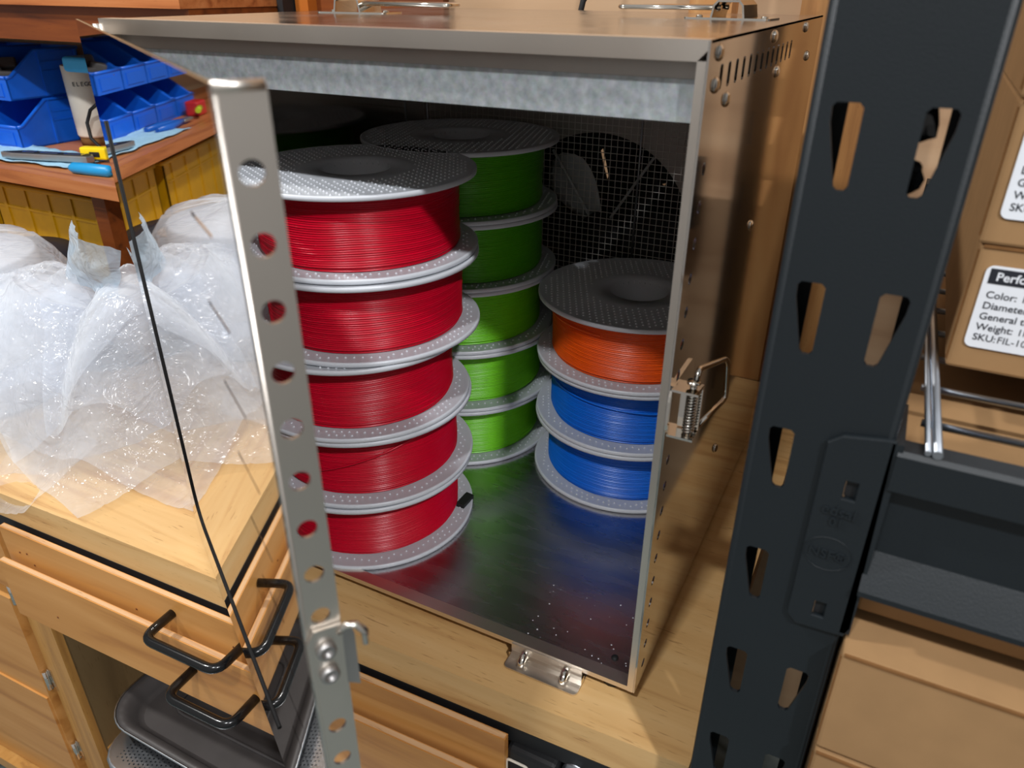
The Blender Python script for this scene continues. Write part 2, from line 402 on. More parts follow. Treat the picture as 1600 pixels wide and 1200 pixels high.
# trays in the bay
def tray(name, label, mat, x0, x1, y0, y1, z, depth, perf=False):
    t = MB(); r = .045
    def ring(x0, y0, x1, y1, r, z): return [t.v((x, y, z)) for x, y in rrect(x0, y0, x1, y1, r, 6)]
    rim = .011
    rs = [ring(x0, y0, x1, y1, r, z-.003), ring(x0, y0, x1, y1, r, z), ring(x0+rim, y0+rim, x1-rim, y1-rim, r-.008, z-.001),
          ring(x0+rim+.006, y0+rim+.006, x1-rim-.006, y1-rim-.006, r-.012, z-depth+.004), ring(x0+rim+.012, y0+rim+.012, x1-rim-.012, y1-rim-.012, r-.016, z-depth)]
    for A, B in zip(rs, rs[1:]):
        n = len(A)
        for k in range(n): t.face([A[k], A[(k+1) % n], B[(k+1) % n], B[k]], True)
    t.face(rs[-1])
    o = t.build(name, mat, base=((x0+x1)/2, (y0+y1)/2, z-depth))
    sm = o.modifiers.new('thickness', 'SOLIDIFY'); sm.thickness = .0012; sm.offset = -1
    tag(o, label, 'tray', 'baking trays in the open bay')
    return o
ty = tray('baking_tray', 'dark grey baking tray lying topmost on the tray stack', 'darktray', -.572, -.13, -.097, .22, -.250, .018)
t = MB(); t.tube(arc_path([(-.52, .17, -.2675), (-.52, -.045, -.2675), (-.19, -.035, -.2675), (-.19, .17, -.2675)], .02), .0022, 6, True); t.build('embossed_rib', 'darktray', ty)
t = MB(); t.tube([(x, y, -.2502) for x, y in rrect(-.572, -.097, -.13, .22, .045, 8)], .0013, 6, True); t.build('rim', 'alu', ty)  # pale metal tube added as the highlight along the dark tray's edge
t = MB(); pl = MB()
holes = []
for i in range(86):
    for j in range(9): holes.append(circle(-.528+i*.0046, -.112+j*.0042+(.0021 if i % 2 else 0), .0011, 5))
pl.plate(rrect(-.552, -.122, -.12, .18, .035), holes, .0012, Matrix.Translation((0, 0, -.2755)))
o = pl.build('perforated_tray', 'alu', base=(-.33, .03, -.277)); tag(o, 'silver perforated aluminium tray directly under the dark tray', 'tray', 'baking trays in the open bay')
t = MB(); t.tube(arc_path([(-.552, .18, -.279), (-.552, -.122, -.279), (-.12, -.122, -.279), (-.12, .18, -.279)], .04), .003, 8); t.build('rolled_rim', 'alu', o)
_nth = ['third', 'fourth', 'fifth', 'sixth', 'seventh', 'eighth', 'ninth', 'tenth', 'eleventh', 'twelfth']
for k in range(10):
    tray('baking_tray', 'bright aluminium tray, %s from the top of the tray stack' % _nth[k] if k < 9 else 'bright aluminium tray, lowest of the tray stack', 'alu', -.548, -.125, -.118+.002*(k % 3), .2, -.284-.0145*k, .0135)
sh = MB(rot); sh.box((-.70, -.018, -.465), (-.08, .48, -.450)); sh.build('bay_shelf', 'stile', DC)

# black tool hanging under the worktop end
vb = thing('bench_vise', 'black iron tool with a zinc bolt under the worktop end', 'tool', (-.03, .05, -.13))
c = MB(); c.rbox((-.086, -.045, -.16), (-.043, .10, -.062), .004).build('jaw', 'blackmatte', vb)
c = MB(); c.rbox((-.040, -.035, -.16), (.03, .10, -.0535), .002).build('plate', 'black', vb)
c = MB(); c.lathe([(0, .0), (.011, 0), (.011, .002), (.0075, .003), (0, .003)], (-.030, -.035, -.070), 20, Matrix.Rotation(PI/2, 4, 'X')).lathe([(0, .003), (.0065, .003), (.0065, .009), (0, .009)], (-.030, -.035, -.070), 6, Matrix.Rotation(PI/2, 4, 'X'), smooth=False).build('bolt', 'zincwire', vb)
c = MB(); c.tube(arc_path([(-.085, -.046, -.12), (-.085, -.046, -.074), (-.066, -.046, -.074), (-.066, -.046, -.12)], .004), .0012, 6).build('bracket', 'cream', vb)

# ------------------------------------------------------------------ the steel box
BX = thing('dry_box', 'brushed stainless steel box with its door swung open, full of filament spools', 'storage box', (-W/2, D/2, 0))
c = MB()                                                      # right side panel with holes
hz = [.3855-.0205*k for k in range(19)]
holes = [circle(.0150, z, .0036, 14) for z in hz] + [rrect(.0243+.0182*k, .4235, .0312+.0182*k, .4360, .0022, 3) for k in range(13)]
c.plate([(-.0012, 0), (D, 0), (D, H), (-.0012, H)], holes, .0012, frame((-.0006, 0, 0), (0, 1, 0), (0, 0, 1)))
c.build('side_panel', 'side', BX)
c = MB(); c.box((-W, 0, 0), (-W+.0012, D, H)); c.build('side_panel', 'steel', BX)
c = MB(); c.box((-W, 0, H-.0012), (0, D, H)); c.build('top_panel', 'dirtysteel', BX)
c = MB(); c.box((-W+.0012, .0015, .0012), (-.0012, D, .0026)); c.build('floor_panel', 'brush', BX)
c = MB()                                                      # hemmed front frame
c.box((-.0058, -.0014, 0), (-.00125, .012, H-.0092)).bevel(.0011, 2).build('front_frame_right', 'strip', BX)
c = MB(); c.box((-W, -.0012, 0), (-.003, .010, .0044)).bevel(.0009, 2).build('front_frame_bottom', 'strip', BX)
c = MB(); c.box((-W, -.0012, 0), (-W+.0056, .012, H-.0094)).bevel(.0009, 2).build('front_frame_left', 'strip', BX)
c = MB(); c.prism([(-W, H-.0095), (-.0062, H-.0095), (-.0003, H-.0035), (-.0003, H+.0004), (-W, H+.0004)], 0, .012, frame((0, .0110, 0), (1, 0, 0), (0, 0, 1))).bevel(.0020, 4).build('top_lip', 'strip', BX)
c = MB(); c.box((-W+.002, .0105, .4280), (-.0058, .030, .4400)).build('header_upper_band', 'inner', BX)
c = MB(); c.box((-W+.002, .0092, .4088), (-.0058, .032, .4295)).bevel(.0012, 2).build('header', 'galv', BX)['label'] = 'spangled galvanised header strip'
c = MB(); c.plate([(-W+.001, .001), (-.001, .001), (-.001, H-.001), (-W+.001, H-.001)], [circle(-.205, .222, .108, 64)], .0012, frame((0, D-.0006, 0), (1, 0, 0), (0, 0, 1)))
c.build('back_panel', 'inner', BX)
c = MB()                                                      # woven wire guard
pt = .0071; ym = .3915
for i in range(int(.405/pt)):
    x = -.415+i*pt; c.tube([(x, ym+(.0003 if k % 2 else -.0003), .012+.0071*k) for k in range(0, 56)], .00042, 4)
for j in range(int(.385/pt)):
    z = .014+j*pt; c.tube([(-.418, ym, z), (-.010, ym, z)], .00042, 4)
c.build('wire_guard', 'wire', BX)
for a, b_ in (((-.155, ym-.001, .2), (-.155, ym-.001, .405)), ((-.155, ym-.001, .200), (-.008, ym-.001, .200)), ((-.418, ym-.001, .2), (-.418, ym-.001, .405))):
    c = MB(); c.tube([a, b_], .0011, 6); c.build('guard_rod', 'zincwire', BX)
fan = MB(); fc = V((-.203, .425, .217))
fan.lathe([(0, -.012), (.020, -.012), (.024, -.006), (.024, .02), (0, .02)], fc, 24, Matrix.Rotation(PI/2, 4, 'X') )
fan.lathe([(.012, -.014), (.014, -.013), (.012, -.0125)], fc, 24, Matrix.Rotation(PI/2, 4, 'X'))
FN = fan.build('fan', 'blackmatte', BX)
for k, a in enumerate((128, 62, 2, -58, -122, 186)):          # curved blades
    bl = MB(); u = V((math.cos(R(a)), 0, math.sin(R(a)))); tt = V((-math.sin(R(a)), 0, math.cos(R(a))))
    rows = []
    for i in range(9):
        r_ = .020+.080*i/8; wd = (.010+.052*math.sin(PI*min(1, .12+.62*i/8)))*(1 if i < 7 else (.86 if i == 7 else .5))
        rows.append([bl.v(fc+u*r_+tt*wd*(q/6-.5)+V((0, .018*(q/6-.5)*(1 if True else 0), 0))) for q in range(7)])
    for A, B in zip(rows, rows[1:]):
        for q in range(6): bl.face([A[q], A[q+1], B[q+1], B[q]], True)
    ob = bl.build('blade', 'fan' if k in (0,) else 'blackmatte', FN, fix=False)
    so = ob.modifiers.new('thickness', 'SOLIDIFY'); so.thickness = .0012
    if k == 0: ob['label'] = 'light grey fan blade'
for a in (125, 58, -35, 215):
    s_ = MB(); u = V((math.cos(R(a)), 0, math.sin(R(a)))); s_.tube([fc+u*.018+V((0, -.014, 0)), fc+u*.108+V((0, -.012, 0))], .0016, 6); s_.build('strut', 'fan' if a in (125, 58) else 'blackmatte', FN)
hs_ = MB(); _h = [[(-.262, .283), (-.258, .278), (-.256, .284)], [(-.222, .302), (-.217, .284), (-.211, .268), (-.209, .270), (-.2135, .287), (-.219, .305)], [(-.134, .290), (-.128, .284), (-.124, .291), (-.130, .297)], [(-.146, .272), (-.143, .270), (-.140, .274)], [(-.118, .262), (-.104, .266), (-.106, .273)]]
hs_.plate([(-.40, .03), (-.02, .03), (-.02, .42), (-.40, .42)], [h_[::-1] for h_ in _h], .002, frame((0, .452, 0), (1, 0, 0), (0, 0, 1)))
hs_.box((-.40, D, .03), (-.398, .452, .42)).box((-.022, D, .03), (-.02, .452, .42)).box((-.40, D, .418), (-.02, .452, .42))
hs_.build('added_fan_backing', 'blackmatte', BX)  # dark backing added to keep the bright wall from showing through the fan
def screw(p, n, r=.0052, mat='chrome', parent=BX):
    s_ = MB(); q = V((0, 0, 1)).rotation_difference(V(n)).to_matrix().to_4x4()
    s_.lathe([(r, 0), (r*.96, r*.2), (r*.7, r*.45), (r*.35, r*.55), (0, r*.57)], p, 16, q)
    return s_.build('screw', mat, parent)
for y, z in ((.0178, .4419), (.1689, .4421), (.3069, .4426), (.0169, .4268), (.0466, .4168), (.1986, .4182), (.3403, .4192), (.1898, .3107), (.1886, .1107)):
    screw((0, y, z), (1, 0, 0), .0042)
screw((-.024, .022, .0026), (0, 0, 1), .003, 'blackmatte')
c = MB(); rn = random.Random(5)
for k in range(46):
    x, y = -.012-.09*rn.random()**1.5, .008+.07*rn.random()**1.6; r_ = .0003+.0006*rn.random()
    c.lathe([(r_, 0), (r_*.6, .0002), (0, .0003)], (x, y, .0026), 6)
o = c.build('dust_flecks', 'white', BX); o['kind'] = 'stuff'; o['label'] = 'white dust flecks'
for x in (-.022, -W+.022):
    for y in (.014, D-.03):
        f_ = MB(); f_.lathe([(.0, TZ), (.008, TZ), (.0095, 0), (0, 0)], (x, y, 0), 20).build('foot', 'rubber', BX)
# draw latches: body, base plate, wire loop
def draw_latch(o, ex, ey, lab):
    """o on the surface, ex runs from body to loop end, ey across, local z leaves the surface"""
    m = frame(o, ex, ey)
    b_ = MB(m); b_.prism(rrect(-.044, -.017, .024, .017, .004), 0, .0012, Matrix.Identity(4))
    L = b_.build('draw_latch', 'chrome', BX); L['label'] = lab
    prof = [(-.0135, .0012), (-.0118, .0102), (-.0085, .0135), (.0085, .0135), (.0118, .0102), (.0135, .0012), (.0120, .0012), (.0104, .0096), (.0078, .0121), (-.0078, .0121), (-.0104, .0096), (-.0120, .0012)]
    b_ = MB(m); b_.prism([(x-.012, z) for x, z in prof], -.018, .018, frame((0, 0, 0), (1, 0, 0), (0, 0, 1))); b_.build('latch_cover', 'chrome', L)
    b_ = MB(m); b_.tube(arc_path([(-.004, -.0090, .008), (.082, -.0120, .0075), (.082, .0120, .0075), (-.004, .0090, .008)], .006), .0019, 8); b_.build('wire_loop', 'chrome', L)
    b_ = MB(m); b_.tube([(0, -.009, .0075), (0, .009, .0075)], .0022, 10); b_.build('pivot_pin', 'chrome', L)
    for x in (-.036, .016):
        b_ = MB(m); b_.lathe([(.0028, .0012), (.0026, .0022), (0, .003)], (x, 0, 0), 12); b_.build('rivet', 'chrome', L)
draw_latch((-.352, .205, H), (1, .10, 0), (-.10, 1, 0), 'chrome latch with its loop pointing right')
draw_latch((-.062, .272, H), (-1, .08, 0), (-.08, -1, 0), 'chrome latch with its loop pointing left')
# side latch with spring
b_ = MB(); b_.plate(rrect(-.004, .228, .050, .262, .009), [], .0014, frame((.0007, 0, 0), (0, 1, 0), (0, 0, 1))); SL = b_.build('side_latch', 'chrome', BX)
for z in (.2595, .2285):
    b_ = MB(); b_.box((.001, -.002, z), (.017, .013, z+.0015)).bevel(.0006, 1); b_.build('latch_bracket', 'chrome', SL)
b_ = MB(); b_.tube([(.012, .006, .2265), (.012, .006, .264)], .0022, 8)
for z in (.2262, .264): b_.lathe([(0, 0), (.0042, 0), (.0042, .0016), (0, .0016)], (.012, .006, z), 14)
b_.build('pivot_pin', 'chrome', SL)
b_ = MB(); b_.tube([(.012+.0033*math.cos(t_*.9), .006+.0033*math.sin(t_*.9), .2305+.0285*t_/98) for t_ in range(99)], .0007, 5); b_.build('spring', 'chrome', SL)
b_ = MB(); b_.box((.004, .010, .231), (.017, .0125, .259)).build('lever', 'chrome', SL)
b_ = MB(); b_.tube(arc_path([(.013, .006, .266), (.013, .010, .272), (.021, .054, .262), (.022, .064, .228), (.014, .012, .2295)], .007), .0019, 10); b_.build('wire_loop', 'chrome', SL)
# keeper under the floor at the front
b_ = MB(); b_.prism(rrect(-.104, -.016, -.041, .02, .004), -.0108, -.0098, Matrix.Identity(4))
KP = b_.build('keeper_plate', 'strip', BX)
b_ = MB(); b_.box((-.104, -.0055, -.0098), (-.041, .001, -.0045)).bevel(.0015, 2).build('keeper_step', 'chrome', KP)
for x in (-.091, -.055):
    b_ = MB(); b_.tube([(x, -.011, -.0085), (x, -.0095, -.0055), (x, -.004, -.003), (x, .003, -.003)], .0032, 10); b_.build('hook_bump', 'chrome', KP)
b_ = MB(); b_.box((-.103, -.0026, -.0048), (-.042, -.0012, .0028)); b_.build('keeper_tab', 'strip', KP)

# the door
PH, DL, DT = 0.55395, 0.4365, 0.0149
UD = V((math.cos(PH), -math.sin(PH), 0)); ND = V((-math.sin(PH), -math.cos(PH), 0)); HG = V((-W, 0, 0))
def dp(a, b, z): return HG+UD*a+ND*b+V((0, 0, z))
mskin = frame(HG+ND*(DT-.0006), UD, (0, 0, 1))
c = MB()
sl = [.397-.0347*k for k in range(11)]
holes = [rrect(.362, z-.0009, .398, z+.0009, .0008, 2) for z in sl]
c.plate([(0, 0), (DL, 0), (DL, H), (0, H)], holes, .0012, mskin)
DOOR = c.build('door', 'mirror', BX); DOOR['label'] = 'mirror polished steel door swung open to the left'
c = MB(); mst = frame(HG+UD*(DL-.0006), ND, (0, 0, 1))
holes = [circle(.0073, .4244-.0209*k, .0038, 24) for k in range(20)]
c.plate(rrect(0, .001, DT-.0006, H-.0018, .0006, 2), holes, .0012, mst)
c.tube([dp(DL-.0012, DT-.0013, .001), dp(DL-.0012, DT-.0013, H-.001)], .00135, 10)
c.tube([dp(DL-.0012, .0008, .001), dp(DL-.0012, .0008, H-.001)], .0011, 10)
c.build('perforated_edge', 'strip', DOOR)
c = MB(); c.prism([(0, 0), (DL, 0), (DL, DT), (0, DT)], H-.0012, H, frame(HG, UD, ND)); c.build('door_top_wall', 'mirror', DOOR)
c = MB(); c.prism([(0, 0), (DL, 0), (DL, DT), (0, DT)], 0, .0012, frame(HG, UD, ND)); c.build('door_bottom_wall', 'mirror', DOOR)
c = MB(); c.tube([dp(DL-.0006, .0004, H-.0011), dp(DL-.0006, DT-.0004, H-.0011)], .0016, 8).build('edge_cap', 'strip', DOOR)
c = MB(); c.tube([dp(0, DT-.0012, H-.001), dp(DL, DT-.0012, H-.001)], .0012, 8); c.build('top_bead', 'brass', DOOR)
c = MB(); c.tube([dp(-.001, .002, .004), dp(-.001, .002, H-.004)], .0028, 10)
for k in range(20): c.tube([dp(-.001, .002, .006+.022*k), dp(-.001, .002, .0065+.022*k+.0205)], .0032, 10)
c.build('piano_hinge', 'strip', DOOR)
c = MB(); path = arc_path([dp(.058, DT+.0002, .388), dp(.058, DT+.0002, .056), dp(.308, DT+.0002, .054)], .03, 8)
c.tube(path, .0013, 6); c.build('trim_line', 'seal', DOOR)
c = MB()                                                      # keeper on the free edge
mk = frame(HG+UD*(DL+.0012), ND, (0, 0, 1))
c.prism([(.0005, .251), (.0115, .252), (.0145, .246), (.0145, .226), (.0105, .212), (.006, .206), (.001, .217)], -.0008, .0008, mk).bevel(.0004, 1)
KE = c.build('keeper', 'strip', DOOR); KE['label'] = 'bluish steel hook keeper on the door edge'
c = MB(); c.prism([(-.0045, .214), (.001, .218), (.001, .247), (-.0025, .249), (-.0045, .243)], .0002, .0016, mk).build('keeper_flange', 'greytool', DOOR)
c = MB(); hp = [dp(DL+.002, .002, .2475), dp(DL+.003, -.001, .2505), dp(DL+.0045, -.0045, .2505), dp(DL+.006, -.0072, .247), dp(DL+.007, -.0068, .2415)]
c.tube(hp, [.0016, .0016, .0016, .0016, .0014], 8).build('hook', 'chrome', DOOR)
for z in (.2415, .2285):
    c = MB(); q = V((0, 0, 1)).rotation_difference(UD).to_matrix().to_4x4()
    c.lathe([(.0040, 0), (.0040, .002), (.0034, .0028), (.0020, .0028), (.0018, .0012), (0, .0012)], HG+ND*.0078+UD*(DL+.002)+V((0, 0, z)), 18, q); c.build('screw', 'greytool', DOOR)

# ------------------------------------------------------------------ filament spools
def flange_bm(mb, z0, up, mat_dots=True):
    """disc with a hub hole, raised rim and raised dots on both sides"""
    t = .0032
    prof = [(.0288, z0), (.0288, z0+t), (.047, z0+t), (.0975, z0+t), (.0985, z0+t+.0006), (.0998, z0+t+.0002), (.1, z0+t*.5), (.0998, z0-.0002), (.0985, z0-.0006), (.0975, z0), (.047, z0)]
    mb.lathe(prof, (0, 0, 0), 96, None, True)
    p, q = .0068, .0055
    for side, zz, sg in ((0, z0+t, 1), (1, z0, -1)):
        for i in range(-14, 15):
            for j in range(-18, 19):
                x = i*p+(p/2 if j % 2 else 0); y = j*q
                r = math.hypot(x, y)
                if r < (.049 if (up == (sg > 0)) else .086) or r > .0935: continue
                b4 = [mb.v((x+dx, y+dy, zz)) for dx, dy in ((-.0009, -.0006), (0, -.0011), (.0009, -.0006), (.0009, .0006), (0, .0011), (-.0009, .0006))]
                tp = [mb.v((x+dx*.45, y+dy*.45, zz+sg*.0009)) for dx, dy in ((-.0009, -.0006), (0, -.0011), (.0009, -.0006), (.0009, .0006), (0, .0011), (-.0009, .0006))]
                mb.face(tp if sg > 0 else tp[::-1])
                for k in range(6): mb.face([b4[k], b4[(k+1) % 6], tp[(k+1) % 6], tp[k]])
SH = .067
def coil_mesh(seed):
    mb = MB(); n = 160; z0, z1 = .0040, .0630; k_ = int((z1-z0)/.00172); rnd = random.Random(seed); prof = []
    rs = [.0842+.0006*rnd.random()-(.0016 if i < 2 or i > k_-3 else 0) for i in range(k_)]
    rings = []
    for i in range(k_):
        for s_ in range(5):
            a = PI*s_/5+.3*0; prof.append((rs[i]-.0012*(1-math.sin(a+PI/10)), z0+(i+s_/5)*(z1-z0)/k_))
    for r, z in prof:
        ring = []
        for k in range(n):
            th = 2*PI*k/n
            e = math.sin(PI*(z-z0)/(z1-z0))
            dz = e*(.0016*noise.noise((math.cos(th)*1.6+seed, math.sin(th)*1.6, z*30))+.0010*math.sin(th*2+seed+z*60))
            dr = .0009*noise.noise((math.cos(th)*2.2, math.sin(th)*2.2+seed, z*30))
            ring.append(mb.v(((r+dr)*math.cos(th), (r+dr)*math.sin(th), z+dz)))
        rings.append(ring)
    for A, B in zip(rings, rings[1:]):
        for k in range(n): mb.face([A[k], A[(k+1) % n], B[(k+1) % n], B[k]], True)
    for ring, zz in ((rings[0], z0), (rings[-1], z1)):
        inn = [mb.v((.0306*math.cos(2*PI*k/n), .0306*math.sin(2*PI*k/n), zz)) for k in range(n)]
        for k in range(n): mb.face([ring[k], ring[(k+1) % n], inn[(k+1) % n], inn[k]])
    return mb
def strand_mesh(th0, th1, za, zb):
    mb = MB(); mb.tube([((.0856+.0006*math.sin(PI*t/20))*math.cos(th0+(th1-th0)*t/20), (.0856+.0006*math.sin(PI*t/20))*math.sin(th0+(th1-th0)*t/20), za+(zb-za)*t/20+.002*math.sin(PI*t/20)) for t in range(21)], .0009, 6); return mb
def make_spool(seed, mat):
    t = thing('filament_spool', 'x', 'spool', (0, 0, 0))
    mb = MB(); flange_bm(mb, .0004, False); mb.build('flange', 'spool', t, fix=True)
    mb = MB(); flange_bm(mb, SH-.0040, True); mb.build('flange', 'spool', t, fix=True)
    mb = MB(); mb.lathe([(.0288, .001), (.0288, SH-.001), (.0305, SH-.001), (.0305, .001)], (0, 0, 0), 64, None, True); mb.build('hub', 'spool', t)
    cm = coil_mesh(seed).build('filament_coil', 'red', t); cm.material_slots[0].link = 'OBJECT'; cm.material_slots[0].material = M[mat]
    return t
protos = [make_spool(s_, 'red') for s_ in (1, 5, 9)]
used = set()
RX, RY = -.3100, .0985
stacks = [
 # x offset, y offset, rotation, colour, label
 ('red', [(-.311, .097), (-.311, .0995), (-.3125, .0985), (-.3055, .108), (-.3085, .112)], 'red',
  ['red filament spool standing on the box floor under the red stack', 'second red filament spool up from the box floor', 'red filament spool in the middle of the red stack', 'second red filament spool down from the red stack top', 'topmost red filament spool, half in sunlit glare']),
 ('green', [(-.3113, .2863), (-.3105, .2865), (-.312, .286), (-.3110, .2868), (-.3113, .2863)], None,
  ['lowest lime green filament spool standing on the box floor', 'middle lime green filament spool at the back', 'uppermost lime green filament spool under the dark green ones', 'lower dark green filament spool at the back', 'topmost dark green filament spool in shadow at the back']),
 ('right', [(-.1132, .2928), (-.1128, .2935), (-.1132, .2925)], None,
  ['lower blue filament spool standing on the box floor', 'upper blue filament spool under the orange spool', 'orange filament spool topping the blue spools']),
]
labels_fix = {'topmost red filament spool, half in sunlit glare': 'topmost red filament spool with a shadow edge across its grey flange'}
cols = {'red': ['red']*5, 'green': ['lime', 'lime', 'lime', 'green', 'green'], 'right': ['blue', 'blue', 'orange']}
grp = {'red': 'red filament spools', 'green': 'green filament spools', 'right': 'blue and orange filament spools'}
cnt = 0; SP = {}
for key, pos, _, labs in stacks:
    for i, (x, y) in enumerate(pos):
        p = protos[cnt % 3]
        if cnt < 3: o = p
        else: o = copy_thing(p)
        o.location = (x, y, .0031+SH*i); o.rotation_euler = (0, 0, 1.1*cnt+.35)
        o['label'] = labels_fix.get(labs[i], labs[i]); o['group'] = grp[key]
        for ch in o.children:
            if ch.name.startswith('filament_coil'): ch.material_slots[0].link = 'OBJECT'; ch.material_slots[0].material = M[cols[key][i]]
        SP[(key, i)] = o; cnt += 1
def strand(key, i, a0, a1, za, zb, mat):
    """one loose winding lying across the coil, angles in world degrees"""
    o = SP[(key, i)]; rz = o.rotation_euler.z
    mb = strand_mesh(R(a0)-rz, R(a1)-rz, za, zb); me = mb.build('loose_strand', mat, None, (0, 0, 0)); me.parent = o; return me
strand('red', 1, -100, -20, .018, .055, 'red'); strand('right', 1, -150, -40, .045, .038, 'blue'); strand('right', 2, -165, -95, .045, .049, 'orange')
o = SP[('red', 0)]; rz = o.rotation_euler.z; mb = MB(Matrix.Rotation(-rz, 4, 'Z'))
mb.box((.078, .030, .0045), (.0865, .050, .017), Matrix.Rotation(R(6), 4, 'Y')); me = mb.build('black_tape_tab', 'blackmatte', None, (0, 0, 0)); me.parent = o

# ------------------------------------------------------------------ shelving rack on the right
RK = thing('shelving_rack', 'dark grey slotted steel shelving rack at the right', 'rack', (.086, -.04, -.75))
def slot_poly(x0, z0, left):
    a = [(x0, z0-.0018), (x0+.0015, z0), (x0+.0098, z0), (x0+.0115, z0-.0018), (x0+.0115, z0-.0318), (x0+.0102, z0-.0335), (x0+.0074, z0-.0335), (x0+.0060, z0-.0322), (x0+.0004, z0-.008)]
    if left: return a
    return [(2*x0+.0115-x, z) for x, z in a][::-1]
def upright(y0, y1, sgn, z0=-.75, z1=.95):
    c = MB(); X0, X1 = .0565, .1172; lip = .0105
    hl = []
    k0 = int((z0-.432)/.0731)
    for k in range(-7, 17):
        z = .432-.0731*k
        if z-.04 < z0 or z+.01 > z1: continue
        hl.append(slot_poly(.0642, z, True)); hl.append(slot_poly(.0972, z, False))
    c.plate([(X0, z0), (X1, z0), (X1, z1), (X0, z1)], hl, .0022, frame((0, y0, 0), (1, 0, 0), (0, 0, 1)))
    yb = y1
    lo, hi = min(y0, yb), max(y0, yb)
    c.box((X0, lo, z0), (X0+.002, hi, z1)).box((X1-.002, lo, z0), (X1, hi, z1)).box((X0, yb-.001, z0), (X0+lip, yb+.001, z1)).box((X1-lip, yb-.001, z0), (X1, yb+.001, z1))
    for x in (X0+.0018, X1-.0018): c.tube([(x, y0+.0012, z0), (x, y0+.0012, z1)], .0026, 10)
    return c.build('upright', 'black', RK)
upright(-.0600, -.0205, 1)
c = MB(); c.plate([(.0565, -.75), (.086, -.75), (.086, .95), (.0565, .95)], [slot_poly(.0642, .432-.0731*k, True) for k in range(-6, 16)], .0022, frame((0, .555, 0), (1, 0, 0), (0, 0, 1)))
c.plate([(.41, -.75), (.555, -.75), (.555, .95), (.41, .95)], [[(q_, .43-.0731*k-.034), (q_+.008, .43-.0731*k-.034), (q_+.008, .43-.0731*k), (q_, .43-.0731*k)] for k in range(-6, 16) for q_ in (.445,)], .002, frame((.0575, 0, 0), (0, 1, 0), (0, 0, 1)))
c.build('rear_upright', 'black', RK)
# front beam with its connector
c = MB(); prof = [(-.0525, .2895), (-.0635, .2895), (-.0655, .2875), (-.0655, .2690), (-.0575, .2660), (-.0575, .2290), (-.0690, .2110), (-.0690, .2080), (-.0525, .2080)]
c.prism([(y, z) for y, z in prof], .1195, 1.1, frame((0, 0, 0), (0, 1, 0), (0, 0, 1))); c.bevel(.0012, 2); BM_ = c.build('beam', 'black', RK)
c = MB()
pl = [(.0905, .180), (.0905, .2855), (.0965, .2905), (.1150, .2935), (.1185, .2935), (.1215, .182), (.1190, .1755), (.0955, .1745)]
c.plate(pl, [[(.1022, .2575), (.1078, .2575), (.1078, .2675), (.1022, .2675)], [(.1022, .1835), (.1078, .1835), (.1078, .1930), (.1022, .1930)]], .0028, frame((0, -.0628, 0), (1, 0, 0), (0, 0, 1)), .0006, 1)
CN = c.build('connector_plate', 'black', BM_)
c = MB(); c.box((.1168, -.0642, .178), (.1215, -.022, .2925)).bevel(.0016, 2).build('connector_flange', 'black', BM_)
c = MB(); mt = frame((0, -.0643, 0), (1, 0, 0), (0, 0, 1))
c.text('edsal', .0078, mt @ Matrix.Translation((.1025, .2475, 0)) @ Matrix.Rotation(R(-2), 4, 'Z'), .0014, .00012, 'CENTER')
c.text('01', .0066, mt @ Matrix.Translation((.1025, .2415, 0)), .0014, .00012, 'CENTER')
c.text('NSF\u00ae', .0072, mt @ Matrix.Translation((.1020, .2215, 0)) @ Matrix.Rotation(R(-2), 4, 'Z'), .0014, .00012, 'CENTER')
c.tube([(.1022+.0112*math.cos(2*PI*k/40), -.0643, .2240+.0098*math.sin(2*PI*k/40)) for k in range(40)], .00028, 5, True)
c.build('embossed_lettering', 'black', BM_)
c = MB()
for z in (.2625, .188): c.box((.1026, -.0612, z-.0045), (.1066, -.0606, z+.0045))
c.build('rivet', 'blackmatte', BM_)
c = MB(); c.box((.1195, .51, .208), (1.1, .54, .2895)).build('beam', 'black', RK)
# wire deck
c = MB()
for x in (.1308, .1346):
    c.tube([(x, -.0645, .2918), (x-.012, .435, .2918)], .0022 if x > .132 else .0014, 8)
for i in range(1, 9): c.tube([(.1346+.11*i, -.0605, .2918), (.152+.11*i, .435, .2918)], .002, 8)
for j in range(12):
    y = -.029+.040*j; c.tube([(.1282-.012*j/12, y, .2880), (1.1, y, .2880)], .0020, 8)
c.build('wire_deck', 'zincwire', RK)
for z in (-.30,):
    c = MB(); c.box((.1195, -.0655, z-.08), (1.1, -.035, z)).build('beam', 'black', RK)

